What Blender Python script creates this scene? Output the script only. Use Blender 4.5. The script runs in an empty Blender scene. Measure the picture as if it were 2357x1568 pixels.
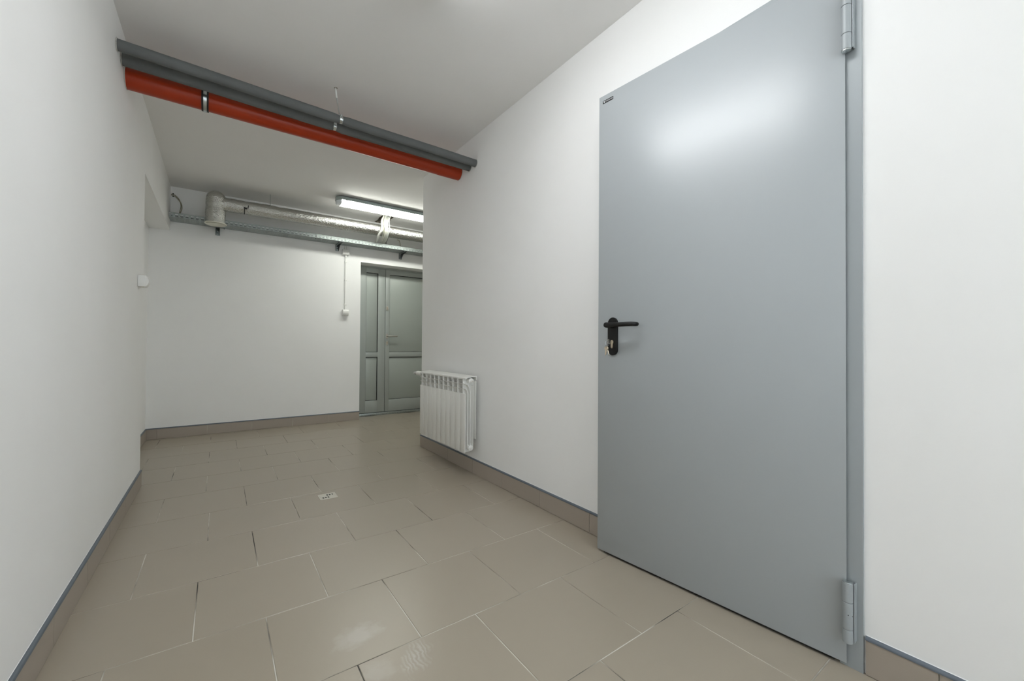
import bpy, bmesh, math, random
from mathutils import Vector, Matrix
from mathutils.geometry import tessellate_polygon
random.seed(7)
sc = bpy.context.scene
COL = sc.collection
PI = math.pi
# ------------------------------------------------------------------ measures (metres)
W = 1.964            # corridor width: left wall x=0, right wall x=W
CH = 2.526           # ceiling height
YB = 5.328           # back wall
YR = 3.62            # far end of the right wall
YL = 3.637           # near jamb of the niche in the left wall
YN = -2.4            # wall behind the camera
XE = 4.3             # far right end of the side space
# ------------------------------------------------------------------ camera
def add_camera():
    yaw, pitch, roll = 0.6205, 0.0118, 0.0070
    f = Vector((math.sin(yaw)*math.cos(pitch), math.cos(yaw)*math.cos(pitch), math.sin(pitch)))
    r0 = Vector((math.cos(yaw), -math.sin(yaw), 0)); u0 = r0.cross(f)
    r = r0*math.cos(roll) + u0*math.sin(roll); u = -r0*math.sin(roll) + u0*math.cos(roll)
    cd = bpy.data.cameras.new('camera'); cd.sensor_width = 36; cd.lens = 942.4/2357*36
    cd.clip_start = .02
    cam = bpy.data.objects.new('camera', cd); COL.objects.link(cam)
    m = Matrix((r, u, -f)).transposed().to_4x4(); m.translation = Vector((.4168, 0, .95))
    cam.matrix_world = m; sc.camera = cam
add_camera()
# ------------------------------------------------------------------ world, exposure
wd = bpy.data.worlds.new('world'); sc.world = wd; wd.use_nodes = True
wd.node_tree.nodes['Background'].inputs[0].default_value = (.82, .90, 1.0, 1)
wd.node_tree.nodes['Background'].inputs[1].default_value = 1.6
sc.view_settings.view_transform = 'Standard'; sc.view_settings.look = 'None'
sc.view_settings.gamma = 1; sc.view_settings.use_curve_mapping = False
sc.view_settings.exposure = 1.86
try:
    sc.cycles.max_bounces = 12; sc.cycles.diffuse_bounces = 8; sc.cycles.glossy_bounces = 4
    sc.cycles.sample_clamp_indirect = 6
except Exception: pass
LAMP_FAR, LAMP_NEAR = 7.0, 6.4
LC_FAR, LC_NEAR = (.98, 1.0, .92), (.965, .985, 1.0)

# unseen window added behind the viewer for daylight fill: a light portal for the sky in that opening
WX0, WX1, WZ0, WZ1 = .62, 1.84, .45, 2.25
pl = bpy.data.lights.new('window_portal', 'AREA'); pl.shape = 'RECTANGLE'; pl.size = WX1-WX0; pl.size_y = WZ1-WZ0; pl.cycles.is_portal = True
po = bpy.data.objects.new('window_portal', pl); COL.objects.link(po); po.location = ((WX0+WX1)/2, YN-.24, (WZ0+WZ1)/2); po.rotation_euler = (PI/2, 0, PI)
# ------------------------------------------------------------------ materials
def mat(name, col, rough=.5, metal=0.0, bump=None, spec=None, mottle=None, emit=None, coat=None):
    """bump=(scale, strength, distance); mottle=(scale, colour2, lo, hi)"""
    m = bpy.data.materials.new(name); m.use_nodes = True; nt = m.node_tree; n = nt.nodes; l = nt.links
    b = n['Principled BSDF']; b.inputs['Base Color'].default_value = (*col, 1)
    b.inputs['Roughness'].default_value = rough; b.inputs['Metallic'].default_value = metal
    if spec is not None: b.inputs['Specular IOR Level'].default_value = spec
    if coat: b.inputs['Coat Weight'].default_value = coat
    tc = n.new('ShaderNodeTexCoord')
    if mottle:
        t = n.new('ShaderNodeTexNoise'); t.inputs['Scale'].default_value = mottle[0]; t.inputs['Detail'].default_value = 4
        l.new(tc.outputs['Object'], t.inputs['Vector'])
        r = n.new('ShaderNodeValToRGB'); r.color_ramp.elements[0].position = mottle[2]; r.color_ramp.elements[1].position = mottle[3]
        r.color_ramp.elements[0].color = (*col, 1); r.color_ramp.elements[1].color = (*mottle[1], 1)
        l.new(t.outputs['Fac'], r.inputs['Fac']); l.new(r.outputs['Color'], b.inputs['Base Color'])
    if bump:
        t = n.new('ShaderNodeTexNoise'); t.inputs['Scale'].default_value = bump[0]; t.inputs['Detail'].default_value = 3
        l.new(tc.outputs['Object'], t.inputs['Vector'])
        bp = n.new('ShaderNodeBump'); bp.inputs['Strength'].default_value = bump[1]; bp.inputs['Distance'].default_value = bump[2]
        l.new(t.outputs['Fac'], bp.inputs['Height']); l.new(bp.outputs['Normal'], b.inputs['Normal'])
    if emit:
        b.inputs['Emission Color'].default_value = (*emit[0], 1); b.inputs['Emission Strength'].default_value = emit[1]
    return m
M = {}
M['wall'] = mat('white_wall_paint', (.87, .87, .865), .75, spec=.25, bump=(70, .05, .004), mottle=(2.2, (.85, .85, .84), .35, .75))
M['ceiling'] = mat('white_ceiling_paint', (.84, .83, .82), .85, spec=.2, bump=(60, .05, .004), mottle=(1.6, (.815, .805, .79), .35, .75))
M['concrete'] = mat('raw_concrete', (.12, .10, .08), .95, bump=(60, .6, .01), mottle=(30, (.3, .27, .22), .4, .7))
M['door'] = mat('grey_powder_coat', (.365, .392, .408), .36, metal=.0, spec=1.0, bump=(900, .03, .0006))
M['door_frame'] = mat('grey_frame_coat', (.345, .375, .390), .42, metal=.1, spec=.5)
M['alu'] = mat('grey_green_aluminium', (.37, .40, .38), .42, metal=.1, bump=(600, .02, .001))
M['alu_panel'] = mat('grey_green_panel', (.37, .405, .375), .38, metal=.1, bump=(600, .02, .001))
M['gasket'] = mat('black_rubber_gasket', (.012, .013, .012), .6)
M['black'] = mat('black_plastic', (.005, .005, .005), .38, spec=.35)
M['steel'] = mat('brushed_steel', (.62, .60, .55), .28, metal=1)
M['drain'] = mat('dull_drain_steel', (.62, .60, .54), .42, metal=.55)
M['brass'] = mat('nickel_brass', (.55, .47, .36), .3, metal=1)
M['zinc'] = mat('bright_zinc', (.62, .66, .66), .25, metal=1)
M['galv'] = mat('galvanised_sheet', (.42, .46, .45), .42, metal=.85, mottle=(120, (.30, .33, .32), .4, .62))
M['galv_dark'] = mat('galvanised_bracket', (.26, .29, .29), .45, metal=.8, mottle=(90, (.16, .18, .18), .4, .65))
M['enamel'] = mat('white_radiator_enamel', (.80, .80, .77), .32, spec=.5)
M['plastic'] = mat('white_plastic', (.80, .80, .775), .35)
M['cream'] = mat('cream_plastic', (.66, .65, .56), .45)
M['chrome'] = mat('chrome', (.55, .56, .56), .12, metal=1)
M['foam'] = mat('grey_foam_insulation', (.120, .127, .126), .8, spec=.3, bump=(220, .2, .001), mottle=(6, (.140, .147, .146), .3, .7))
M['orange'] = mat('rust_orange_pvc', (.37, .036, .006), .36, spec=.35, mottle=(5, (.34, .032, .005), .3, .7))
M['rubber'] = mat('black_rubber', (.008, .008, .008), .6)
M['trim'] = mat('blue_grey_edge_strip', (.105, .125, .150), .45)
M['mortar'] = mat('mortar', (.55, .54, .50), .9)
M['housing'] = mat('grey_lamp_housing', (.34, .40, .40), .45)
M['lampend'] = mat('clear_lamp_end', (.78, .84, .88), .15)
M['cablew'] = mat('white_cable', (.74, .75, .70), .5)
M['cabley'] = mat('cream_cable', (.62, .60, .44), .5)
M['cableb'] = mat('black_cable', (.02, .02, .02), .5)
M['cableg'] = mat('beige_cable', (.30, .28, .20), .6)
M['label'] = mat('white_print', (.7, .7, .72), .5)
M['tubeglow'] = None

def foil_material():
    m = bpy.data.materials.new('crinkled_aluminium_foil'); m.use_nodes = True; nt = m.node_tree; n = nt.nodes; l = nt.links
    b = n['Principled BSDF']; b.inputs['Base Color'].default_value = (.56, .56, .53, 1); b.inputs['Metallic'].default_value = 1
    b.inputs['Roughness'].default_value = .20
    tc = n.new('ShaderNodeTexCoord')
    v = n.new('ShaderNodeTexVoronoi'); v.inputs['Scale'].default_value = 90; v.feature = 'F1'
    t = n.new('ShaderNodeTexNoise'); t.inputs['Scale'].default_value = 75; t.inputs['Detail'].default_value = 6; t.inputs['Roughness'].default_value = .7
    mp = n.new('ShaderNodeMapping'); mp.inputs['Scale'].default_value = (.8, 1, 1)
    l.new(tc.outputs['Object'], mp.inputs['Vector']); l.new(mp.outputs['Vector'], v.inputs['Vector']); l.new(mp.outputs['Vector'], t.inputs['Vector'])
    a = n.new('ShaderNodeMath'); a.operation = 'ADD'; l.new(v.outputs['Distance'], a.inputs[0]); l.new(t.outputs['Fac'], a.inputs[1])
    bp = n.new('ShaderNodeBump'); bp.inputs['Strength'].default_value = .9; bp.inputs['Distance'].default_value = .004
    l.new(a.outputs[0], bp.inputs['Height']); l.new(bp.outputs['Normal'], b.inputs['Normal'])
    return m
M['foil'] = foil_material()

def pane_material():
    m = bpy.data.materials.new('clear_window_glass'); m.use_nodes = True; n = m.node_tree.nodes; l = m.node_tree.links; n.clear()
    t = n.new('ShaderNodeBsdfTransparent'); t.inputs[0].default_value = (.94, .96, .95, 1); g = n.new('ShaderNodeBsdfGlossy'); g.inputs['Roughness'].default_value = .02
    x = n.new('ShaderNodeMixShader'); x.inputs[0].default_value = .07; o = n.new('ShaderNodeOutputMaterial')
    l.new(t.outputs[0], x.inputs[1]); l.new(g.outputs[0], x.inputs[2]); l.new(x.outputs[0], o.inputs[0]); return m
M['pane'] = pane_material()

def glow(name, col, s):
    m = bpy.data.materials.new(name); m.use_nodes = True; n = m.node_tree.nodes; n.clear()
    e = n.new('ShaderNodeEmission'); e.inputs[0].default_value = (*col, 1); e.inputs[1].default_value = s
    o = n.new('ShaderNodeOutputMaterial'); m.node_tree.links.new(e.outputs[0], o.inputs[0]); return m
M['glow_far'] = glow('lit_diffuser_far', LC_FAR, LAMP_FAR)
M['glow_near'] = glow('lit_diffuser_near', LC_NEAR, LAMP_NEAR)

def tile_material(name, c1, c2, rough, dust=False):
    m = bpy.data.materials.new(name); m.use_nodes = True; nt = m.node_tree; n = nt.nodes; l = nt.links
    b = n['Principled BSDF']; b.inputs['Roughness'].default_value = rough; b.inputs['Specular IOR Level'].default_value = .5
    tc = n.new('ShaderNodeTexCoord'); geo = n.new('ShaderNodeNewGeometry')
    t = n.new('ShaderNodeTexNoise'); t.inputs['Scale'].default_value = 2.5; t.inputs['Detail'].default_value = 5
    l.new(tc.outputs['Object'], t.inputs['Vector'])
    t2 = n.new('ShaderNodeTexNoise'); t2.inputs['Scale'].default_value = 420; t2.inputs['Detail'].default_value = 2
    l.new(tc.outputs['Object'], t2.inputs['Vector'])
    s = n.new('ShaderNodeMath'); s.operation = 'MULTIPLY_ADD'; s.inputs[1].default_value = .45
    l.new(t.outputs['Fac'], s.inputs[0])
    s2 = n.new('ShaderNodeMath'); s2.operation = 'MULTIPLY_ADD'; s2.inputs[1].default_value = .35
    l.new(t2.outputs['Fac'], s2.inputs[0]); l.new(s2.outputs[0], s.inputs[2])
    s3 = n.new('ShaderNodeMath'); s3.operation = 'MULTIPLY'; s3.inputs[1].default_value = .25
    l.new(geo.outputs['Random Per Island'], s3.inputs[0]); l.new(s3.outputs[0], s2.inputs[2])
    mx = n.new('ShaderNodeMixRGB'); mx.inputs[1].default_value = (*c1, 1); mx.inputs[2].default_value = (*c2, 1)
    l.new(s.outputs[0], mx.inputs[0]); out = mx.outputs[0]; ro = None
    if dust:
        # two dusty shoe marks and a few smudges left on the tiles
        for (cx, cy, sx, sy, ang, kind, amt) in [(.795, 1.385, .085, .055, .2, 'blob', .22), (.915, 1.185, .075, .045, .9, 'sole', .30), (.80, 1.20, .06, .05, 0, 'blob', .14)]:
            mp = n.new('ShaderNodeMapping'); mp.vector_type = 'TEXTURE'
            mp.inputs['Location'].default_value = (cx, cy, 0); mp.inputs['Rotation'].default_value = (0, 0, ang)
            mp.inputs['Scale'].default_value = (sx, sy, 1)
            l.new(tc.outputs['Object'], mp.inputs['Vector'])
            ln = n.new('ShaderNodeVectorMath'); ln.operation = 'LENGTH'; l.new(mp.outputs['Vector'], ln.inputs[0])
            nz = n.new('ShaderNodeTexNoise'); nz.inputs['Scale'].default_value = 26; nz.inputs['Detail'].default_value = 4
            l.new(tc.outputs['Object'], nz.inputs['Vector'])
            ad = n.new('ShaderNodeMath'); ad.operation = 'MULTIPLY_ADD'; ad.inputs[1].default_value = 1.6
            l.new(nz.outputs['Fac'], ad.inputs[0]); l.new(ln.outputs['Value'], ad.inputs[2])
            mr = n.new('ShaderNodeMapRange'); mr.inputs['From Min'].default_value = 1.85; mr.inputs['From Max'].default_value = 1.15
            mr.inputs['To Min'].default_value = 0; mr.inputs['To Max'].default_value = amt
            l.new(ad.outputs[0], mr.inputs['Value']); fac = mr.outputs[0]
            if kind == 'sole':
                wv = n.new('ShaderNodeTexWave'); wv.inputs['Scale'].default_value = 26; wv.inputs['Distortion'].default_value = 9; wv.inputs['Detail'].default_value = 4
                l.new(tc.outputs['Object'], wv.inputs['Vector'])
                mu = n.new('ShaderNodeMath'); mu.operation = 'MULTIPLY'; l.new(fac, mu.inputs[0]); l.new(wv.outputs['Fac'], mu.inputs[1]); fac = mu.outputs[0]
            m2 = n.new('ShaderNodeMixRGB'); m2.inputs[2].default_value = (.62, .62, .60, 1)
            l.new(fac, m2.inputs[0]); l.new(out, m2.inputs[1]); out = m2.outputs[0]
    l.new(out, b.inputs['Base Color'])
    bp = n.new('ShaderNodeBump'); bp.inputs['Strength'].default_value = .12; bp.inputs['Distance'].default_value = .0008
    l.new(t2.outputs['Fac'], bp.inputs['Height']); l.new(bp.outputs['Normal'], b.inputs['Normal'])
    return m
M['tile'] = tile_material('beige_grey_porcelain', (.322, .280, .220), (.366, .322, .258), .30, True)
M['skirt'] = tile_material('taupe_skirting_tile', (.33, .285, .24), (.39, .34, .29), .42)

def grout_material():
    m = bpy.data.materials.new('patchy_grout'); m.use_nodes = True; nt = m.node_tree; n = nt.nodes; l = nt.links
    b = n['Principled BSDF']; b.inputs['Roughness'].default_value = .95
    tc = n.new('ShaderNodeTexCoord'); t = n.new('ShaderNodeTexNoise'); t.inputs['Scale'].default_value = 3.2; t.inputs['Detail'].default_value = 3
    l.new(tc.outputs['Object'], t.inputs['Vector'])
    r = n.new('ShaderNodeValToRGB'); cr = r.color_ramp
    cr.elements[0].position = .36; cr.elements[0].color = (.05, .05, .045, 1)
    cr.elements[1].position = .58; cr.elements[1].color = (.62, .60, .54, 1)
    e = cr.elements.new(.46); e.color = (.28, .26, .22, 1)
    l.new(t.outputs['Fac'], r.inputs['Fac']); l.new(r.outputs['Color'], b.inputs['Base Color'])
    return m
M['grout'] = grout_material()

# ------------------------------------------------------------------ mesh helpers
class MB:
    """collects shapes that become ONE mesh object"""
    def __init__(s): s.v = []; s.f = []; s.m = []; s.sm = []
    def add(s, vs, fs, mi=0, smooth=False):
        o = len(s.v); s.v += [tuple(v) for v in vs]
        for f in fs: s.f.append(tuple(i+o for i in f)); s.m.append(mi); s.sm.append(smooth)
        return s
    def box(s, x0, x1, y0, y1, z0, z1, mi=0):
        vs = [(x, y, z) for z in (z0, z1) for y in (y0, y1) for x in (x0, x1)]
        return s.add(vs, [(0, 2, 3, 1), (4, 5, 7, 6), (0, 1, 5, 4), (2, 6, 7, 3), (0, 4, 6, 2), (1, 3, 7, 5)], mi)
    def bbox(s, x0, x1, y0, y1, z0, z1, b=.003, mi=0, seg=2, smooth=True):
        """box with bevelled edges"""
        bm = bmesh.new(); bmesh.ops.create_cube(bm, size=1)
        for v in bm.verts: v.co = Vector(((x0+x1)/2+v.co.x*(x1-x0), (y0+y1)/2+v.co.y*(y1-y0), (z0+z1)/2+v.co.z*(z1-z0)))
        bmesh.ops.bevel(bm, geom=bm.edges[:], offset=b, segments=seg, affect='EDGES', profile=.5)
        bm.verts.index_update(); s.add([v.co[:] for v in bm.verts], [[v.index for v in f.verts] for f in bm.faces], mi, smooth); bm.free(); return s
    def tube(s, pts, r, n=16, mi=0, caps=True, smooth=True, flat=1.0, up=None):
        """r: number or list; flat scales the second cross-section axis"""
        pts = [Vector(p) for p in pts]; k = len(pts); rs = r if isinstance(r, (list, tuple)) else [r]*k
        T = [(pts[min(i+1, k-1)]-pts[max(i-1, 0)]).normalized() for i in range(k)]
        a = Vector(up) if up else (Vector((0, 0, 1)) if abs(T[0].z) < .9 else Vector((1, 0, 0)))
        N = (a-T[0]*a.dot(T[0])).normalized(); vs = []
        for i in range(k):
            N = (N-T[i]*N.dot(T[i])).normalized(); B = T[i].cross(N)
            for j in range(n):
                t = 2*PI*j/n; vs.append(pts[i]+(N*math.cos(t)*flat+B*math.sin(t))*rs[i])
        fs = [(i*n+j, i*n+(j+1) % n, (i+1)*n+(j+1) % n, (i+1)*n+j) for i in range(k-1) for j in range(n)]
        s.add(vs, fs, mi, smooth)
        if caps:
            s.add([vs[j] for j in range(n)], [tuple(range(n))[::-1]], mi); s.add([vs[(k-1)*n+j] for j in range(n)], [tuple(range(n))], mi)
        return s
    def lathe(s, c, axis, prof, n=24, mi=0, smooth=True):
        """prof: list of (distance along axis, radius)"""
        c = Vector(c); ax = Vector(axis).normalized(); pts = [c+ax*d for d, r in prof]
        a = Vector((0, 0, 1)) if abs(ax.z) < .9 else Vector((1, 0, 0)); N = (a-ax*a.dot(ax)).normalized(); B = ax.cross(N)
        vs = []
        for (d, r) in prof:
            for j in range(n):
                t = 2*PI*j/n; vs.append(c+ax*d+(N*math.cos(t)+B*math.sin(t))*max(r, 1e-5))
        k = len(prof)
        fs = [(i*n+j, i*n+(j+1) % n, (i+1)*n+(j+1) % n, (i+1)*n+j) for i in range(k-1) for j in range(n)]
        s.add(vs, fs, mi, smooth); s.add(vs[:n], [tuple(range(n))[::-1]], mi); s.add(vs[-n:], [tuple(range(n))], mi); return s
    def prism(s, poly, lo, hi, axis='y', mi=0, smooth=False):
        """poly in the two other axes (x,z) for y, (y,z) for x, (x,y) for z"""
        def P(p, t): return {'y': (p[0], t, p[1]), 'x': (t, p[0], p[1]), 'z': (p[0], p[1], t)}[axis]
        n = len(poly); vs = [P(p, lo) for p in poly]+[P(p, hi) for p in poly]
        s.add(vs, [(i, (i+1) % n, (i+1) % n+n, i+n) for i in range(n)], mi, smooth)
        s.add(vs[:n], [tuple(range(n))[::-1]], mi); s.add(vs[n:], [tuple(range(n))], mi); return s
    def perf(s, us, vs_, hole, P, mi=0, th=None):
        """plate of grid cells; hole(i,j) True leaves the cell out; P(u,v,w) maps; th thickness"""
        th = th or .0012; nu, nv = len(us), len(vs_); vt = [P(u, v, w) for w in (0, th) for v in vs_ for u in us]
        ix = lambda i, j, w: w*nu*nv+j*nu+i
        solid = lambda i, j: 0 <= i < nu-1 and 0 <= j < nv-1 and not hole(i, j)
        fs = []
        for i in range(nu-1):
            for j in range(nv-1):
                if not solid(i, j): continue
                fs.append((ix(i, j, 0), ix(i+1, j, 0), ix(i+1, j+1, 0), ix(i, j+1, 0)))
                fs.append((ix(i, j, 1), ix(i, j+1, 1), ix(i+1, j+1, 1), ix(i+1, j, 1)))
                if not solid(i-1, j): fs.append((ix(i, j, 0), ix(i, j+1, 0), ix(i, j+1, 1), ix(i, j, 1)))
                if not solid(i+1, j): fs.append((ix(i+1, j, 0), ix(i+1, j, 1), ix(i+1, j+1, 1), ix(i+1, j+1, 0)))
                if not solid(i, j-1): fs.append((ix(i, j, 0), ix(i, j, 1), ix(i+1, j, 1), ix(i+1, j, 0)))
                if not solid(i, j+1): fs.append((ix(i, j+1, 0), ix(i+1, j+1, 0), ix(i+1, j+1, 1), ix(i, j+1, 1)))
        return s.add(vt, fs, mi)
    def build(s, name, mats, parent=None, loc=None, mw=None, fix=True):
        me = bpy.data.meshes.new(name); me.from_pydata(s.v, [], s.f)
        for m in (mats if isinstance(mats, (list, tuple)) else [mats]): me.materials.append(m)
        me.polygons.foreach_set('material_index', s.m); me.polygons.foreach_set('use_smooth', s.sm)
        if fix:
            bm = bmesh.new(); bm.from_mesh(me); bmesh.ops.remove_doubles(bm, verts=bm.verts, dist=1e-6)
            bmesh.ops.recalc_face_normals(bm, faces=bm.faces); bm.to_mesh(me); bm.free()
        if any(s.sm):
            try: me.set_sharp_from_angle(angle=math.radians(42))
            except Exception: pass
        me.update(); o = bpy.data.objects.new(name, me); COL.objects.link(o)
        if parent: o.parent = parent
        if loc: o.location = loc
        return o
def tag(o, label=None, cat=None, group=None, kind=None):
    if label: o['label'] = label
    if cat: o['category'] = cat
    if group: o['group'] = group
    if kind: o['kind'] = kind
    return o
def empty(name, loc, rz=0, **k):
    o = bpy.data.objects.new(name, None); COL.objects.link(o); o.location = loc; o.rotation_euler = (0, 0, rz)
    o.empty_display_size = .1; return tag(o, **k)
def copy_tree(o, parent=None):
    c = o.copy(); COL.objects.link(c)
    if parent: c.parent = parent
    for ch in list(o.children): copy_tree(ch, c)
    return c
def S(o, label, cat): return tag(o, label, cat, kind='structure')

# ================================================================== THE SETTING
def floor():
    b = MB(); b.box(-.6, XE+.3, YN-.2, YB+.35, -.10, -.0016, 0)     # bed and grout
    g = .0030; px, py = .4025, .4; x_lo, x_hi, y_lo, y_hi = -.17, XE, YN, YB+.17
    off = {0: .158, 1: .3595, 2: .161, 3: .3835}
    k = math.floor((y_lo-1.258)/py)
    while 1.258+k*py < y_hi:
        ya, yb = 1.258+k*py, 1.258+(k+1)*py; o = off.get(k, .158 if k % 2 == 0 else .3595)
        i = -2
        while o+i*px < x_hi:
            xa, xb = max(o+i*px, x_lo), min(o+(i+1)*px, x_hi); i += 1
            a, c = max(ya, y_lo), min(yb, y_hi)
            if xb-xa < .02 or c-a < .02: continue
            h = (random.random()-.5)*.0005; e = .0012
            x0, x1, y0, y1 = xa+g/2, xb-g/2, a+g/2, c-g/2
            vs = [(x0, y0, -.0014), (x1, y0, -.0014), (x1, y1, -.0014), (x0, y1, -.0014), (x0+e, y0+e, h), (x1-e, y0+e, h), (x1-e, y1-e, h), (x0+e, y1-e, h)]
            b.add(vs, [(4, 5, 6, 7), (0, 1, 5, 4), (1, 2, 6, 5), (2, 3, 7, 6), (3, 0, 4, 7)], 1)
        k += 1
    o = b.build('floor', [M['grout'], M['tile']], fix=False)
    S(o, 'floor of square beige grey tiles laid in staggered rows', 'floor')
floor()

def ceiling():
    # slab with a ragged hole knocked through it for the cables
    hole = [(2.015, 5.30), (2.028, 5.20), (2.012, 5.09), (2.020, 4.965), (2.060, 4.915), (2.100, 4.925), (2.138, 4.95), (2.162, 4.99), (2.150, 5.06), (2.168, 5.13), (2.150, 5.24), (2.172, 5.30), (2.09, 5.318)]
    outer = [(-.4, YN-.2), (XE+.2, YN-.2), (XE+.2, YB+.3), (-.4, YB+.3)]
    tris = tessellate_polygon([[Vector((*p, 0)) for p in outer], [Vector((*p, 0)) for p in hole]])
    pts = outer+hole; b = MB()
    for z in (CH, CH+.16): b.add([(*p, z) for p in pts], [tuple(t) for t in tris], 0)
    n = len(hole); b.add([(*p, CH) for p in hole]+[(p[0]+.01*math.sin(i*7), p[1], CH+.16) for i, p in enumerate(hole)], [(i, (i+1) % n, (i+1) % n+n, i+n) for i in range(n)], 1)
    n = 4; b.add([(*p, CH) for p in outer]+[(*p, CH+.16) for p in outer], [(i, (i+1) % n, (i+1) % n+n, i+n) for i in range(n)], 0)
    b.box(1.8, 2.4, 4.7, 5.5, CH+.162, CH+.2, 1)
    o = b.build('ceiling', [M['ceiling'], M['concrete']], fix=False)
    S(o, 'flat white ceiling with a ragged cable hole near the far lamp', 'ceiling')
ceiling()

def walls():
    b = MB(); b.box(-.26, 0, YN-.2, YL, 0, CH); b.box(-.26, 0, YL, YB, 2.08, CH); b.box(-.30, -.26, YL-.1, YB, 0, 2.08)
    b.box(-.26, -.16, YL, YB, 0, 2.08)
    S(b.build('wall_left', M['wall'], fix=False), 'white left wall with a shallow niche at its far end', 'wall')
    b = MB(); b.box(W, W+.2, YN-.2, .392, 0, CH); b.box(W, W+.2, 1.372, YR, 0, CH); b.box(W, W+.2, .392, 1.372, 2.135, CH)
    b.box(W+.2, XE, YR-.2, YR, 0, CH)
    S(b.build('wall_right', M['wall'], fix=False), 'white right wall holding the grey steel door and the radiator', 'wall')
    b = MB(); x0, x1, zt = 1.862, 3.46, 1.992
    b.box(-.3, x0, YB, YB+.26, 0, CH); b.box(x1, XE+.1, YB, YB+.26, 0, CH); b.box(x0, x1, YB, YB+.26, zt, CH)
    b.box(1.862, 3.46, YB+.255, YB+.34, -.05, 2.05)  # unseen slab added behind the far door to stop sky light leaking in
    S(b.build('wall_back', M['wall'], fix=False), 'white back wall with the recessed grey double door', 'wall')
    b = MB(); b.box(-.26, WX0, YN-.2, YN, 0, CH); b.box(WX1, W+.2, YN-.2, YN, 0, CH); b.box(WX0, WX1, YN-.2, YN, 0, WZ0); b.box(WX0, WX1, YN-.2, YN, WZ1, CH)
    S(b.build('wall_front', M['wall']), 'white wall behind the viewer closing the corridor', 'wall')
    b = MB(); y0, y1 = YN-.17, YN-.11  # window put in out of view as a bluish fill source
    b.box(WX0, WX0+.06, y0, y1, WZ0, WZ1); b.box(WX1-.06, WX1, y0, y1, WZ0, WZ1); b.box(WX0+.06, WX1-.06, y0, y1, WZ0, WZ0+.06); b.box(WX0+.06, WX1-.06, y0, y1, WZ1-.06, WZ1)
    xm = (WX0+WX1)/2; b.box(xm-.03, xm+.03, y0, y1, WZ0+.06, WZ1-.06)
    wn = S(b.build('fill_window_1', M['plastic'], fix=False), 'white framed window added behind the viewer to let in fill daylight', 'window')
    b = MB(); b.box(WX0+.055, WX1-.055, YN-.145, YN-.135, WZ0+.055, WZ1-.055); b.build('pane', M['pane'], wn)
    b = MB(); b.bbox(WX0, WX1, YN-.108, YN+.03, WZ0+.0005, WZ0+.022, .004); b.build('window_sill', M['plastic'], wn)
    b = MB(); b.box(XE, XE+.2, YR-.2, YB+.26, 0, CH)
    S(b.build('wall_side', M['wall']), 'white end wall of the side passage beyond the corner', 'wall')
    # dim store room behind the grey door
    b = MB(); b.box(W+1.6, W+1.7, -.1, 1.9, 0, CH); b.box(W+.2, W+1.6, -.1, 0, 0, CH); b.box(W+.2, W+1.6, 1.8, 1.9, 0, CH)
    S(b.build('wall_storeroom', M['wall'], fix=False), 'white walls of the closed room behind the grey steel door', 'wall')
walls()

def skirting(name, label, a, c, nrm, cuts, ends=(0, 0)):
    """tiles along the line a->c at the wall; nrm points into the room; cuts = distances of the joints from a"""
    a, c, nrm = Vector(a), Vector(c), Vector(nrm); L = (c-a).length; d = (c-a)/L
    root = MB(); th, h = .009, .100
    def bx(b, s0, s1, t0, t1, z0, z1, mi):
        vs = [a+d*s+nrm*t+Vector((0, 0, z)) for z in (z0, z1) for t in (t0, t1) for s in (s0, s1)]
        b.add(vs, [(0, 2, 3, 1), (4, 5, 7, 6), (0, 1, 5, 4), (2, 6, 7, 3), (0, 4, 6, 2), (1, 3, 7, 5)], mi)
    bx(root, .001, L-.001, .0002, th-.0025, .0005, h, 0)
    cc = [0]+sorted(cuts)+[L]
    for s0, s1 in zip(cc[:-1], cc[1:]): bx(root, s0+.0012, s1-.0012, .001, th, .002, h, 1)
    o = root.build(name, [M['grout'], M['skirt']], fix=False); S(o, label, 'baseboard')
    t = MB(); R = .0095; prof = [(.0002, h+.001)]+[(R*math.cos(q)+.0015, h+.001+R*math.sin(q)) for q in [i*PI/12 for i in range(7)]]+[(.0002, h+.001+R)]
    n = len(prof); vs = [a+d*s+nrm*p[0]+Vector((0, 0, p[1])) for s in (0, L) for p in prof]
    t.add(vs, [(i, (i+1) % n, (i+1) % n+n, i+n) for i in range(n)], 0, True); t.add(vs[:n], [tuple(range(n))[::-1]]); t.add(vs[n:], [tuple(range(n))])
    e = t.build('edge_strip', M['trim'], o); e['label'] = 'blue grey plastic edge strip'
    m = MB(); vs = [a+d*s+nrm*q[0]+Vector((0, 0, q[1])) for s in (0, L) for q in [(.0001, h+.0105), (.0012, h+.0105), (.0001, h+.0122)]]
    m.add(vs, [(0, 1, 4, 3), (1, 2, 5, 4), (2, 0, 3, 5), (0, 2, 1), (3, 4, 5)]); m.build('grout_line', M['wall'], o)
    return o
skirting('baseboard_right', 'taupe tile baseboard under the radiator and along the right wall', (W, YR, 0), (W, 1.41, 0), (-1, 0, 0), [YR-y for y in (3.05, 2.647, 2.255, 1.865, 1.467)])
skirting('baseboard_right', 'taupe tile baseboard on the near side of the grey steel door', (W, .376, 0), (W, YN, 0), (-1, 0, 0), [.376-y for y in (.226, -.174, -.574, -.974, -1.374, -1.774, -2.174)])
skirting('baseboard_left', 'taupe tile baseboard along the left wall', (0, YN, 0), (0, YL, 0), (1, 0, 0), [y-YN for y in (-2.13, -1.73, -1.33, -.93, -.53, -.13, .27, .67, 1.07, 1.47, 1.87, 2.27, 2.67, 3.07, 3.47)])
skirting('baseboard_back', 'taupe tile baseboard along the back wall left of the far door', (-.16, YB, 0), (1.862, YB, 0), (0, -1, 0), [x+.16 for x in (-.073, .325, .719, 1.113, 1.506)])
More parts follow.
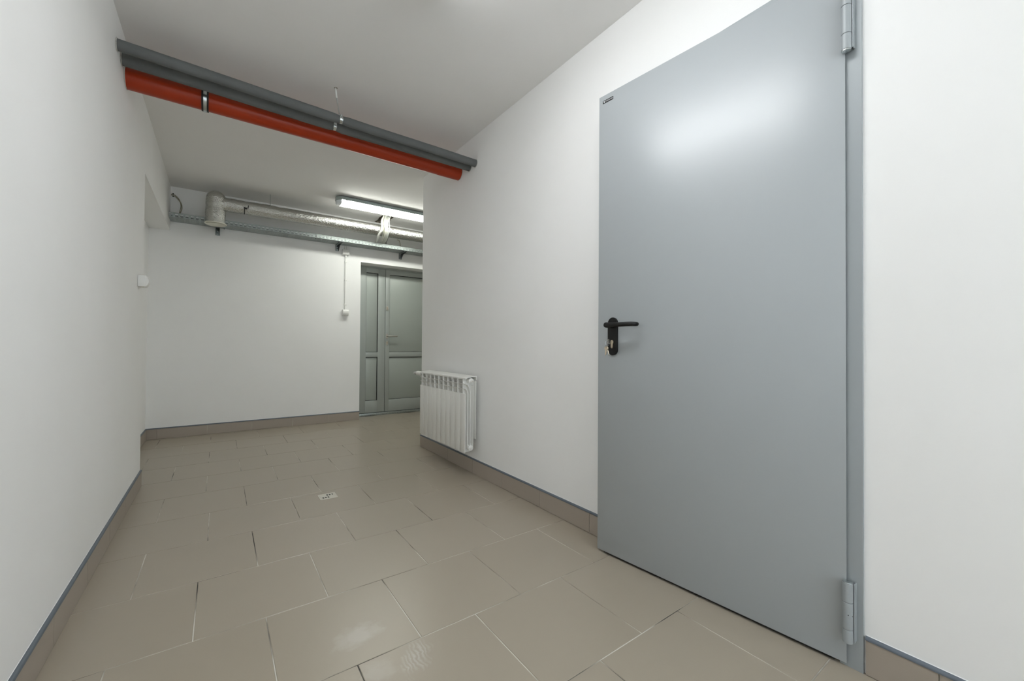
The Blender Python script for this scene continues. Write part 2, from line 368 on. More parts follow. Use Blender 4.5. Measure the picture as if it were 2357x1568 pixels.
skirting('baseboard_niche', 'taupe tile baseboard inside the niche of the left wall', (-.16, YL, 0), (-.16, YB-.01, 0), (1, 0, 0), [.35, .75, 1.15, 1.55])
skirting('baseboard_front', 'taupe tile baseboard behind the viewer', (.01, YN, 0), (W-.01, YN, 0), (0, 1, 0), [.4, .8, 1.2, 1.6])
skirting('baseboard_side', 'taupe tile baseboard round the corner of the right wall', (W+.002, YR, 0), (XE, YR, 0), (0, 1, 0), [.4*i for i in range(1, 6)])

# ------------------------------------------------------------------ door_1: big steel fire door, slightly ajar
TH = .0971; HX, HY = W-.020, .4164; LW, LZ0, LZ1, LT = .909, .012, 2.115, .048
# leaf space: s = from the hinge to the free edge, t = towards the corridor, z up
DM = Matrix.Translation((HX, HY, 0)) @ Matrix(((-math.sin(TH), -math.cos(TH), 0, 0), (math.cos(TH), -math.sin(TH), 0, 0), (0, 0, 1, 0), (0, 0, 0, 1)))
def to_leaf(b):
    b.v = [tuple(DM @ Vector(v)) for v in b.v]; return b
def stadium(cx, cz, w, h, n=12, top=None):
    r = w/2; pts = []
    for i in range(n+1): q = PI*i/n; pts.append((cx+r*math.cos(q), cz+h/2-r+r*math.sin(q)))
    for i in range(n+1): q = PI+PI*i/n; pts.append((cx+r*math.cos(q), cz-h/2+r+r*math.sin(q)))
    return pts
def plate_xz(b, poly, t0, t1, bev=.0015, mi=0):
    """poly in (s,z), thickness along t with a small chamfer at the outer rim"""
    cx = sum(p[0] for p in poly)/len(poly); cz = sum(p[1] for p in poly)/len(poly); n = len(poly)
    def sh(p, e): d = Vector((p[0]-cx, p[1]-cz)); L = d.length; d = d*(L-e)/L; return (cx+d.x, cz+d.y)
    rings = [(poly, t0), (poly, t1-bev), ([sh(p, bev) for p in poly], t1)]
    vs = [(p[0], t, p[1]) for pl, t in rings for p in pl]
    b.add(vs, [(k*n+i, k*n+(i+1) % n, (k+1)*n+(i+1) % n, (k+1)*n+i) for k in range(2) for i in range(n)], mi, True)
    b.add(vs[2*n:], [tuple(range(n))], mi); b.add(vs[:n], [tuple(range(n))[::-1]], mi)
    return b
def steel_door():
    root = empty('door_1', (W, .88, 0)); S(root, 'large grey steel door standing slightly ajar in the right wall', 'door')
    inv = Matrix.Translation((-W, -.88, 0))
    def put(b, name, m, parent=root, leaf=True, label=None, fix=True):
        if leaf: to_leaf(b)
        b.v = [tuple(inv @ Vector(v)) for v in b.v]; o = b.build(name, m, parent, fix=fix)
        if label: o['label'] = label
        return o
    # frame: jambs and head, 1 cm proud of the plaster, with a rebate
    f = MB()
    f.box(W-.010, W+.14, .380, .4360, 0, 2.150); f.box(W-.010, W+.14, 1.350, 1.384, 0, 2.150); f.box(W-.010, W+.14, .4360, 1.350, 2.128, 2.150)
    f.box(W+.060, W+.14, .4360, .450, 0, 2.128); f.box(W+.045, W+.14, 1.334, 1.350, 0, 2.128); f.box(W+.045, W+.14, .430, 1.334, 2.112, 2.128)
    put(f, 'frame', M['door_frame'], leaf=False)
    # leaf: thick body plus the thin overlapping front sheet
    l = MB(); l.bbox(0, LW, -.003, 0, LZ0, LZ1, .0012); l.box(.032, LW-.022, -LT, -.003, LZ0+.002, LZ1-.02)
    leaf = put(l, 'leaf', M['door'])
    s = MB(); s.box(.03, LW-.03, -LT*.7, -.008, .0035, LZ0+.004); put(s, 'bottom_seal', M['rubber'], leaf, label='black seal under the door leaf')
    # handle set
    p = MB(); plate_xz(p, stadium(.8255, .9935, .050, .171), 0, .009, .0022); put(p, 'handle_plate', M['black'], leaf)
    h = MB(); zc = 1.043; sc_ = .8255
    h.lathe((sc_, .009, zc), (0, 1, 0), [(0, .0125), (.010, .0125), (.011, .0105), (.034, .0105)], 24)
    path = [(sc_, .030, zc)]+[(sc_-.012*math.sin(q)*1.0, .052-.012*(1-math.sin(q))-.0*q, zc) for q in (0, PI/6, PI/3, PI/2)]
    path = [(sc_+.003, .0500, zc), (sc_-.008, .0525, zc), (sc_-.040, .0530, zc), (sc_-.078, .0530, zc+.0005), (sc_-.103, .0520, zc+.001), (sc_-.119, .0480, zc+.001), (sc_-.129, .0400, zc+.001), (sc_-.133, .0300, zc+.001), (sc_-.133, .0220, zc+.001)]
    h.tube(path, [.0115, .0118, .0110, .0108, .0108, .0108, .0106, .0104, .0095], 20, flat=.92, up=(0, 0, 1))
    h.lathe((sc_, .030, zc), (0, 1, 0), [(0, .0110), (.014, .0125), (.022, .0125), (.029, .0112), (.0325, .006)], 24)
    put(h, 'lever', M['black'], leaf)
    c = MB(); plate_xz(c, [(sc_+x*.0165-.0000, .960+z) for x, z in [(math.cos(q)*.50, .0085+math.sin(q)*.0083) for q in [i*PI/8-PI/8 for i in range(11)]]+[(-.30, -.004), (-.30, -.0165), (-.2, -.0195), (0, -.0205), (.2, -.0195), (.30, -.0165), (.30, -.004)]], .009, .0135, .0008)
    put(c, 'lock_cylinder', M['brass'], leaf, label='nickel lock cylinder')
    # maker's badge at the upper free corner
    g = MB(); g.box(.831, .888, .0002, .0008, 2.0765, 2.0905); badge = put(g, 'badge', M['black'], leaf, label='small black badge with white lettering')
    w = MB()
    for (a1, a2) in [((.8835, 2.0880), (.8800, 2.0790)), ((.8745, 2.0885), (.8800, 2.0790)), ((.8808, 2.0872), (.8795, 2.0835))]:
        d = (Vector(a2)-Vector(a1)).normalized(); q = Vector((-d.y, d.x))*.0010
        vs = [(a1[0]+q.x, .0011, a1[1]+q.y), (a1[0]-q.x, .0011, a1[1]-q.y), (a2[0]-q.x, .0011, a2[1]-q.y), (a2[0]+q.x, .0011, a2[1]+q.y)]
        w.add(vs, [(0, 1, 2, 3)]); w.add([(x, y-.0002, z) for x, y, z in vs], [(0, 1, 2, 3)])
    # lettering from the built-in font, turned into a mesh
    cu = bpy.data.curves.new('t', 'FONT'); cu.body = 'WIŚNIOWSKI'; cu.size = .0066; cu.extrude = .0001; cu.resolution_u = 3
    to = bpy.data.objects.new('t', cu); COL.objects.link(to); bpy.context.view_layer.update()
    me = to.to_mesh(); xs = [v.co.x for v in me.vertices]; wdt = max(xs)-min(xs); k = .0385/wdt
    w.add([(.8720-(v.co.x-min(xs))*k, .0010+v.co.z, 2.0812+v.co.y) for v in me.vertices], [list(p_.vertices) for p_ in me.polygons])
    to.to_mesh_clear(); bpy.data.objects.remove(to); bpy.data.curves.remove(cu)
    put(w, 'lettering', M['label'], leaf if False else badge.parent, fix=False, label='white badge lettering')
    # hinges
    def hinge(z0, flip):
        hg = MB(); cx, cy, r, H = W-.0310, .4105, .0125, .175
        cuts = [0, .040, .119, H] if not flip else [0, .048, .133, H]
        for a_, c_ in zip(cuts[:-1], cuts[1:]):
            hg.lathe((cx, cy, z0+a_+.0006), (0, 0, 1), [(0, r-.0008), (.0008, r), (c_-a_-.0020, r), (c_-a_-.0012, r-.0008)], 28)
        hg.lathe((cx, cy, z0), (0, 0, 1), [(0, r-.0020), (H, r-.0020)], 20)
        o = put(hg, 'hinge', M['door_frame'], leaf=False)
        lf = MB(); lf.box(cx+.002, W-.0101, cy-.0160, cy-.0135, z0+.004, z0+H-.002); lf.box(cx+.002, HX-.0005, cy+.006, cy+.014, z0+.004, z0+H-.002)
        put(lf, 'hinge_flange', M['door_frame'], o, leaf=False)
        cp = MB(); zc_ = z0+H if not flip else z0-.003
        cp.lathe((cx, cy, zc_), (0, 0, 1), [(0, r-.0010), (.001, r-.0002), (.0025, r-.0006), (.0035, r-.004)] if not flip else [(0, r-.003), (.001, r-.001), (.003, r-.001)], 28)
        put(cp, 'hinge_cap', M['zinc'], o, leaf=False, label='shiny zinc hinge cap')
        if not flip:
            for (ang, dz) in ((200, .085), (252, .082)):
                q = math.radians(ang); d_ = Vector((math.cos(q), math.sin(q), 0)); k_ = MB()
                k_.lathe(Vector((cx, cy, z0+dz))+d_*(r-.0004), d_, [(0, .0014), (.0006, .0014)], 10); put(k_, 'grub_screw', M['black'], o, leaf=False)
    hinge(.083, False); hinge(1.840, True)
    return root
steel_door()
# threshold strip of the store room
t = MB(); t.box(W+.001, W+.198, .414, 1.350, .0005, .003); S(t.build('trim_1', M['galv_dark']), 'thin metal threshold under the grey steel door', 'threshold')

def keys():
    # key in the lock, ring through its bow, two loose keys hanging
    base = DM @ Vector((.8255, .0137, .966)); root = empty('key_bunch', base, label='bunch of small keys hanging from the lock of the ajar steel door', cat='keys')
    inv = Matrix.Translation(-base)
    def put(b, name, m):
        to_leaf(b); b.v = [tuple(inv @ Vector(v)) for v in b.v]; return b.build(name, m, root)
    def key(o, dr, side, scale=1.0):
        """o: centre of the bow, dr: direction of the blade, side: in-plane axis"""
        o, dr, side = Vector(o), Vector(dr).normalized(), Vector(side).normalized(); nn = dr.cross(side); b = MB(); th = .0011
        out = []
        for i in range(20): q = 2*PI*i/20; out.append((math.cos(q)*.0112*scale, math.sin(q)*.0120*scale))
        inn = [(math.cos(2*PI*i/20)*.0034-.0055, math.sin(2*PI*i/20)*.0034) for i in range(20)]
        vs = [o+dr*p[0]+side*p[1]+nn*t_ for t_ in (-th, th) for pl in (out, inn) for p in pl]
        fs = []
        for i in range(20):
            j = (i+1) % 20; fs += [(i, j, 20+j, 20+i), (40+i, 60+i, 60+j, 40+j), (i, 40+i, 40+j, j), (20+i, 20+j, 60+j, 60+i)]
        b.add(vs, fs)
        prof = [(.0105*scale, -.0042), (.030*scale+.004, -.0042), (.036*scale+.002, -.001), (.034, .0022), (.0315, .0012), (.029, .0030), (.0265, .0014), (.024, .0030), (.0215, .0016), (.018, .0036), (.0105*scale, .0042)]
        n = len(prof); vs = [o+dr*p[0]+side*p[1]+nn*t_ for t_ in (-th*.8, th*.8) for p in prof]
        b.add(vs, [(i, (i+1) % n, (i+1) % n+n, i+n) for i in range(n)]+[tuple(range(n))[::-1], tuple(range(n, 2*n))]); return b
    k0 = key((.8255, .0335, .9700), (0, -1, 0), (0, 0, 1), .95); put(k0, 'inserted_key', M['steel'])
    rc = Vector((.8275, .0435, .9605)); R = .0105; rg = MB()
    rg.tube([rc+Vector((.35*R*math.cos(q), R*math.cos(q)*.94, R*math.sin(q))) for q in [2*PI*i/28 for i in range(29)]], .0009, 8, caps=False); put(rg, 'key_ring', M['chrome'])
    put(key((.8285, .0480, .9405), (.10, .10, -1), (.95, .2, 0), .8), 'key', M['brass'])
    put(key((.8265, .0440, .9400), (-.20, -.12, -1), (.8, -.6, 0), .8), 'key', M['brass'])
keys()

# ------------------------------------------------------------------ door_2: recessed aluminium double door in the back wall
def double_door():
    Y = 5.53; root = empty('door_2', (2.6, Y, 0)); S(root, 'grey green aluminium double door recessed in the back wall', 'door')
    def put(b, name, m, parent=root, label=None):
        b.v = [(v[0]-2.6, v[1]-Y, v[2]) for v in b.v]; o = b.build(name, m, parent)
        if label: o['label'] = label
        return o
    f = MB(); f.box(1.864, 1.905, Y+.001, Y+.055, .036, 1.99); f.box(3.415, 3.458, Y+.001, Y+.055, .036, 1.99); f.box(1.905, 3.415, Y+.001, Y+.055, 1.972, 1.99)
    put(f, 'frame', M['alu'])
    sl = MB(); sl.bbox(1.864, 3.458, Y-.014, Y+.05, .001, .036, .003); put(sl, 'threshold', M['galv'], label='light metal threshold')
    def leaf(x0, x1, px0, px1):
        """stiles and rails around two recessed panels"""
        z0, z1 = .042, 1.969; zz = [z0, .200, .780, .846, 1.905, z1]
        b = MB(); d0, d1 = Y-.002, Y+.052
        b.bbox(x0, px0, d0, d1, z0, z1, .0015); b.bbox(px1, x1, d0, d1, z0, z1, .0015)
        for a, c in ((zz[0], zz[1]), (zz[2], zz[3]), (zz[4], zz[5])): b.bbox(px0-.001, px1+.001, d0, d1, a, c, .0015)
        o = put(b, 'leaf', M['alu'])
        for a, c in ((zz[1], zz[2]), (zz[3], zz[4])):
            g = MB(); e = .007; yy0, yy1 = Y+.008, Y+.020
            g.box(px0, px0+e*.5, yy0, yy1, a, c); g.box(px1-e, px1, Y+.001, yy1, a, c); g.box(px0+e*.5, px1-e, yy0, yy1, a, a+e*.6); g.box(px0+e*.5, px1-e, Y+.001, yy1, c-e, c)
            put(g, 'gasket', M['gasket'], o, 'black rubber gasket')
            p = MB(); p.bbox(px0+e*.4, px1-e*.9, Y+.012, Y+.030, a+e*.5, c-e*.9, .001); put(p, 'panel', M['alu_panel'], o, 'flat infill panel')
        return o
    leaf(1.908, 2.2445, 1.992, 2.148)
    o = leaf(2.2495, 3.412, 2.306, 3.350)
    def oval(cx, cz, w=.030, h=.062):
        b = MB(); pl = [(x, z) for x, z in stadium(cx, cz, w, h)]; n = len(pl)
        b.add([(p[0], y, p[1]) for y in (Y-.010, Y-.002) for p in pl], [(i, (i+1) % n, (i+1) % n+n, i+n) for i in range(n)], 0, True)
        b.add([(p[0], Y-.010, p[1]) for p in pl], [tuple(range(n))[::-1]]); return b
    for z in (1.442, .970):
        b = oval(2.273, z); r = put(b, 'lock_escutcheon', M['steel'], o, 'steel lock escutcheon')
        c = MB(); c.lathe((2.273, Y-.0125, z+.006), (0, 1, 0), [(0, .0075), (.003, .0085)], 16); c.box(2.270, 2.276, Y-.0125, Y-.009, z-.016, z+.002); put(c, 'lock_core', M['brass'], o)
    put(oval(2.272, 1.063), 'handle_rose', M['steel'], o, 'steel handle rose')
    h = MB(); h.tube([(2.272, Y-.010, 1.063), (2.272, Y-.040, 1.063), (2.276, Y-.052, 1.063), (2.290, Y-.057, 1.063), (2.34, Y-.058, 1.063), (2.385, Y-.057, 1.063), (2.397, Y-.050, 1.063), (2.401, Y-.036, 1.063)], .0088, 16)
    put(h, 'lever', M['steel'], o, 'steel lever handle')
double_door()

# ================================================================== PIPES
def lerp(a, b, t): return [a[i]+(b[i]-a[i])*t for i in range(3)]
def pipes():
    xc = 1.010; tc = xc/W
    # two foam-clad grey pipes; pinched where the clamps hold them
    specs = [('insulated_pipe', (0, 2.676, 2.372), (W, 2.649, 2.312), .0268, .0055, xc+.000, 'upper of the two grey foam insulated pipes crossing under the ceiling'),
             ('insulated_pipe', (0, 2.7965, 2.371), (W, 2.739, 2.3145), .0295, .006, xc-.014, 'lower grey foam insulated pipe lying against the rust orange pipe')]
    for name, a, c, r, sag, xcl, label in specs:
        root = empty(name, (0, a[1], a[2]), label=label, cat='pipe')
        def P(t): q = lerp(a, c, t); q[2] -= sag*1.3*math.exp(-((t-xcl/W)/.30)**2)+.0003*math.sin(t*23+r*900); q[1] += .0006*math.sin(t*11+r*500); return (q[0], q[1]-a[1], q[2]-a[2])
        g = .010/W
        for t0, t1 in ((.0015, xcl/W-g), (xcl/W+g, 1-.0015)):
            n = 34; ts = [t0+(t1-t0)*i/n for i in range(n+1)]
            rr = []
            for t in ts:
                dd = abs(t*W-xcl); k = 1.0-.22*math.exp(-(dd/.016)**2); k *= 1+.004*math.sin(t*41+r*100)
                rr.append(r*k)
            b = MB(); b.tube([P(t) for t in ts], rr, 28); b.build('foam_sleeve', M['foam'], root)
        b = MB(); b.tube([P(xcl/W-.03), P(xcl/W+.03)], r*.62, 20); b.build('pipe_core', M['galv'], root)
        for t, s in ((.0008, 1), (.9992, -1)):
            b = MB(); q = Vector(P(t)); pts = []
            for i in range(29):
                an = 2*PI*i/28; k = 1.06+.05*math.sin(i*2.7+r*70)+.03*math.sin(i*5.1); pts.append(q+Vector((s*.001, math.cos(an)*r*k, math.sin(an)*r*k)))
            b.tube(pts, .0016, 6, caps=False); o = b.build('wall_collar', M['mortar'], root); o['label'] = 'ragged mortar rim at the wall'
    # rust orange drain pipe
    a, c, r = (0, 2.9202, 2.3405), (W, 2.9081, 2.327), .055
    root = empty('drain_pipe', a, label='thick rust orange plastic drain pipe crossing under the ceiling', cat='pipe')
    Pq = lambda t: tuple(lerp(a, c, t)[i]-a[i] for i in range(3))
    b = MB(); b.tube([Pq(i/24*.997+.0015) for i in range(23)], r, 44); b.build('pipe_run', M['orange'], root)
    b = MB(); b.tube([Pq(t) for t in (.905, .9075, .9985)], [r, r+.0018, r+.0018], 44); b.build('pipe_socket', M['orange'], root)
    for t, s in ((.0012, 1), (.9985, -1)):
        b = MB(); q = Vector(Pq(t)); pts = [q+Vector((0, math.cos(2*PI*i/40)*r*(1.02+.015*math.sin(i*3.3)), math.sin(2*PI*i/40)*r*(1.02+.015*math.sin(i*2.1)))) for i in range(41)]
        b.tube(pts, .0018, 6, caps=False); o = b.build('wall_collar', M['mortar'], root); o['label'] = 'thin mortar rim at the wall'
    # clamp and rod for the orange pipe
    x = .334; q = Vector(lerp(a, c, x/W)); root = empty('pipe_hanger', (x, q.y, CH), label='zinc pipe clamp with black rubber lining around the rust orange pipe', cat='pipe clamp')
    z = q.z-CH
    def ring(r0, r1, w, m, name, yc=0, zc=z):
        b = MB(); n = 40; vs = [(xx, yc+math.cos(2*PI*i/n)*rr, zc+math.sin(2*PI*i/n)*rr) for (xx, rr) in ((-w, r0), (w, r0), (w, r1), (-w, r1)) for i in range(n)]
        b.add(vs, [(k*n+i, k*n+(i+1) % n, ((k+1) % 4)*n+(i+1) % n, ((k+1) % 4)*n+i) for k in range(4) for i in range(n)], 0, True); return b.build(name, m, root)
    ring(r+.0005, r+.0048, .0165, M['rubber'], 'rubber_lining')['label'] = 'black rubber lining'
    ring(r+.0040, r+.0072, .0078, M['zinc'], 'clamp_band')
    b = MB(); b.tube([(0, 0, z+r+.006), (0, 0, -.002)], .004, 12); b.lathe((0, 0, z+r+.005), (0, 0, 1), [(0, .008), (.016, .008)], 6, smooth=False); b.build('rod', M['zinc'], root)
    # hanger of the two grey pipes: rod from the ceiling, two small clamps
    p1 = Vector(lerp(specs[0][1], specs[0][2], xc/W)); p1.z -= .0070; p2 = Vector(lerp(specs[1][1], specs[1][2], (xc-.014)/W)); p2.z -= .0075
    root = empty('pipe_hanger', (.979, 2.668, CH), label='thin threaded rod from the ceiling with two zinc clamps on the grey pipes', cat='pipe clamp')
    o0 = Vector((.979, 2.668, CH))
    b = MB(); b.tube([(0, 0, -.001), (.001, 0, -.018)], .0030, 12); b.tube([(.001, 0, -.018), (.006, .001, -.062)], .0052, 14); b.build('anchor_sleeve', M['plastic'], root)['label'] = 'white sleeve on the rod'
    e = p1-o0
    b = MB(); b.tube([(.004, 0, -.055), (e.x-.012, e.y-.004, e.z+.032)], .0028, 10); b.build('rod', M['zinc'], root)
    b = MB(); b.tube([(.009, .001, -.060), (e.x-.002, e.y+.030, e.z+.030)], .0024, 10); b.build('rod', M['zinc'], root)
    b = MB()
    for i in range(7):
        q_ = i*PI*2/7; b.tube([(0, 0, -.0006), (math.cos(q_)*.010, math.sin(q_)*.010, -.0006)], .0018, 6)
    b.build('chipped_rim', M['concrete'], root)
    for pc, rr, nm in ((p1, .0225, 0), (p2, .0245, 1)):
        e = pc-o0; b = MB(); n = 32; w = .0085
        vs = [(e.x+xx, e.y+math.cos(2*PI*i/n)*r_, e.z+math.sin(2*PI*i/n)*r_) for (xx, r_) in ((-w, rr-.002), (w, rr-.002), (w, rr), (-w*.3, rr+.0012), (-w, rr)) for i in range(n)]
        b.add(vs, [(k*n+i, k*n+(i+1) % n, ((k+1) % 5)*n+(i+1) % n, ((k+1) % 5)*n+i) for k in range(5) for i in range(n)], 0, True)
        b.build('clamp_band', M['zinc'], root)
        c_ = MB(); c_.lathe((e.x, e.y-.010, e.z+rr-.001), (0, -.55, .83), [(0, .0055), (.007, .0055), (.008, .003)], 10); c_.box(e.x-.008, e.x+.008, e.y-.006, e.y+.006, e.z+rr-.002, e.z+rr+.006); c_.build('clamp_bolt', M['zinc'], root)
pipes()

# ================================================================== LAMPS
def lamp(loc, rz, glowmat, label, L=1.27):
    root = empty('fluorescent_lamp', loc, rz, label=label, cat='lamp')
    def sweep(prof, x0, x1, name, m, capscale=None, closed=True, ends=(True, True)):
        """prof: (y,z) loop swept along x; the ends round off in plan"""
        b = MB(); n = len(prof); xs = []
        R = .060
        if ends[0]: xs += [(x0+R*(1-math.cos(q)), max(math.sin(q), .35)) for q in [PI/2*i/6 for i in range(1, 6)]]
        xs += [(x0+(R if ends[0] else 0), 1)]; xs += [(x1-(R if ends[1] else 0), 1)]
        if ends[1]: xs += [(x1-R*(1-math.cos(q)), max(math.sin(q), .35)) for q in [PI/2*i/6 for i in range(5, 0, -1)]]
        vs = [(x, y*k, z) for x, k in xs for y, z in prof]
        b.add(vs, [(i*n+j, i*n+(j+1) % n, (i+1)*n+(j+1) % n, (i+1)*n+j) for i in range(len(xs)-1) for j in range(n)], 0, True)
        b.add(vs[:n], [tuple(range(n))[::-1]]); b.add(vs[-n:], [tuple(range(n))]); return b.build(name, m, root)
    h = L/2
    sweep([(-.066, -.013), (-.079, -.043), (-.082, -.045), (-.082, -.052), (.082, -.052), (.082, -.045), (.079, -.043), (.066, -.013)], -h, h, 'housing', M['housing'])
    dp = [(-.077, -.0525), (-.074, -.068), (-.066, -.080), (-.052, -.088), (-.025, -.0915), (.025, -.0915), (.052, -.088), (.066, -.080), (.074, -.068), (.077, -.0525)]
    e = .050
    sweep(dp, -h+e, h-e, 'diffuser', glowmat, ends=(False, False))
    sweep(dp, -h+.004, -h+e, 'diffuser_end', M['lampend'], ends=(True, False))
    sweep(dp, h-e, h-.004, 'diffuser_end', M['lampend'], ends=(False, True))
    for s in (-1, 1):
        b = MB(); b.box(s*(h-.047)-.004, s*(h-.047)+.004, -.050, .050, -.0885, -.0535)
        b.build('tube_holder', M['plastic'], root)
    for x in (-.54, -.165, .21, .54):
        for s in (-1, 1):
            b = MB(); y0, y1 = sorted((s*.0765, s*.0855)); b.bbox(x-.009, x+.009, y0, y1, -.057, -.040, .002); b.build('clip', M['housing'], root)
    for x in (-.42, .42):
        b = MB(); b.box(x-.02, x+.02, -.060, .060, -.0132, -.0005); b.build('ceiling_bracket', M['zinc'], root)
    return root
lamp((2.035, 4.612, CH), 0, M['glow_far'], 'lit long fluorescent lamp on the ceiling near the back wall, partly behind the corner')
lamp((1.10, 1.0, CH), PI/2, M['glow_near'], 'lit long fluorescent lamp on the ceiling over the near corridor, beside the grey steel door')
lamp((1.00, -1.30, CH), PI/2, M['glow_near'], 'lit long fluorescent lamp added on the ceiling behind the viewer as fill light')  # extra lamp out of view, added to fill the near walls and floor

# ================================================================== AIR DUCT
def duct():
    y, z = 5.0, 2.340; root = empty('air_duct', (.37, y, z), label='crinkled silver foil air duct with a capped elbow turned down', cat='air duct')
    def foil(path, rad, name, n=64, amp=.0011, seed=0):
        b = MB(); pts = [Vector(p) for p in path]; k = len(pts); rnd = random.Random(seed); vs = []
        T = [(pts[min(i+1, k-1)]-pts[max(i-1, 0)]).normalized() for i in range(k)]; N = None
        for i in range(k):
            a = Vector((0, 1, 0)); N = (a-T[i]*a.dot(T[i])).normalized(); B = T[i].cross(N)
            r = rad(i/(k-1))
            for j in range(n):
                t = 2*PI*j/n; w = amp*(math.sin(j*.8+i*.7)*.4+math.sin(i*1.7+j*1.9+seed)*.6+(rnd.random()-.5)*2.4)*.6
                vs.append(pts[i]+(N*math.cos(t)+B*math.sin(t))*(r+w))
        b.add(vs, [(i*n+j, i*n+(j+1) % n, (i+1)*n+(j+1) % n, (i+1)*n+j) for i in range(k-1) for j in range(n)], 0, True)
        b.add(vs[:n], [tuple(range(n))[::-1]]); b.add(vs[-n:], [tuple(range(n))]); return b.build(name, M['foil'], root)
    def rr(t):
        x = t*3.0; r = .0675
        r -= .004*math.exp(-((x-.20)/.03)**2); r -= .004*math.exp(-((x-.50)/.025)**2); r += .003*math.exp(-((x-.40)/.06)**2); r -= .0015*math.exp(-((x-1.15)/.02)**2)
        return r
    n = 260; foil([(.045+3.04*i/n, .0, .0+.008*(i/n)) for i in range(n+1)], rr, 'duct_run', seed=3)
    zz = [-.200+.0105*i for i in range(31)]; ztop = .120
    def er(t):
        q = -.200+t*.3196; k = .0815 if q < .035 else .0815*math.sqrt(max(.0001, 1-((q-.035)/.0855)**2))
        return k*(1-.03*math.exp(-((q+.05)/.02)**2)+.02*math.exp(-((q+.10)/.03)**2))
    foil([(.006*max(0, z_+.02)/.1, 0, z_) for z_ in [-.200+.3196*(i/44) for i in range(45)]], er, 'elbow', amp=.0012, seed=5)
    b = MB(); b.lathe((.002, 0, -.212), (0, 0, 1), [(0, .0885), (.003, .0910), (.008, .0912), (.011, .088), (.0115, .070), (.020, .069), (.028, .068)], 48); b.build('valve_ring', M['cream'], root)['label'] = 'cream plastic valve ring'
    b = MB(); b.lathe((.002, 0, -.221), (0, 0, 1), [(0, .040), (.0015, .076), (.004, .080), (.006, .079)], 48); b.build('valve_disc', M['cream'], root)['label'] = 'cream round valve disc'
    for x in (.236,):
        b = MB(); b.tube([(x, -.068, -.012), (x, -.074, -.060), (x, -.066, -.085)], .0042, 8); b.box(x-.004, x+.022, -.078, -.064, -.030, -.016); b.tube([(x+.03, -.067, -.02), (x+.034, -.070, .012)], .003, 8); b.build('strap_buckle', M['black'], root)['label'] = 'black strap buckle'
    b = MB(); b.tube([(.465, -.01, .070), (.465, -.01, CH-z-.001)], .0030, 8); b.build('support_rod', M['zinc'], root)
    return root
duct()

# ================================================================== CABLE TRAY
def tray():
    y0, y1, z0, z1, x0, x1 = 5.120, 5.322, 2.1700, 2.2120, .004, 3.30
    root = empty('cable_tray', (x0, y0, z0), label='long perforated galvanised cable tray along the back wall', cat='cable tray')
    us = [0]; k = 0
    while (k+1)*.04 < x1-x0-.02: us += [.04*k+.008, .04*k+.030]; k += 1
    us.append(x1-x0)
    hx = lambda i: i % 2 == 1
    # front flange with two rows of slots
    vz = [0, .009, .0145, .0250, .0305, z1-z0]
    b = MB(); b.perf(us, vz, lambda i, j: hx(i) and j in (1, 3), lambda u, v, w: (u, w, v)); b.tube([(0, .003, z1-z0), (x1-x0, .003, z1-z0)], .0030, 8); b.build('front_flange', M['galv'], root)
    D = y1-y0
    b = MB(); b.perf(us, vz, lambda i, j: hx(i) and j in (1, 3), lambda u, v, w: (u, D-.0012+w, v)); b.tube([(0, D-.003, z1-z0), (x1-x0, D-.003, z1-z0)], .0030, 8); b.build('rear_flange', M['galv'], root)
    vy = [0, .018, .025, .052, .059, .086, .093, .120, .127, .154, .161, D]
    b = MB(); b.perf(us, vy, lambda i, j: hx(i) and j % 2 == 1, lambda u, v, w: (u, v, w)); b.build('base_plate', M['galv'], root)
    for x, y in ((.44, .19), (1.30, .03), (2.03, .05), (2.10, .05), (2.40, .10), (2.62, .08)):
        b = MB(); b.lathe((x, y, -.010), (0, 0, 1), [(0, .003), (.006, .003), (.0065, .007), (.010, .007)], 10); b.build('bolt', M['galv_dark'], root)
    base = None
    places = [(.3875, 'galvanised wall bracket under the tray below the duct elbow'), (1.578, 'galvanised wall bracket under the tray beside the upper junction box'), (2.373, 'galvanised wall bracket under the tray above the far double door')]
    for x, lab in places:
        if base is None:
            base = empty('tray_bracket', (x, YB, 2.10), label=lab, cat='bracket', group='brackets carrying the cable tray')
            b = MB(); b.bbox(-.020, .020, -.0035, -.0003, -.010, .066, .001); b.build('wall_plate', M['galv_dark'], base)
            b = MB()
            for s in (-.018, .015): b.prism([(-.0035, -.004), (-.0035, .066), (-.195, .066), (-.195, .060), (-.07, .045)], s, s+.003, 'x')
            b.box(-.018, .018, -.195, -.0035, .0655, .0685); b.build('arm', M['galv_dark'], base)
            b = MB()
            for zz in (.006, .036): b.lathe((0, -.0035, zz), (0, -1, 0), [(0, .007), (.005, .007), (.006, .003)], 6, smooth=False)
            b.build('screws', M['zinc'], base)
        else:
            c = copy_tree(base); c.location.x = x; c['label'] = lab
tray()

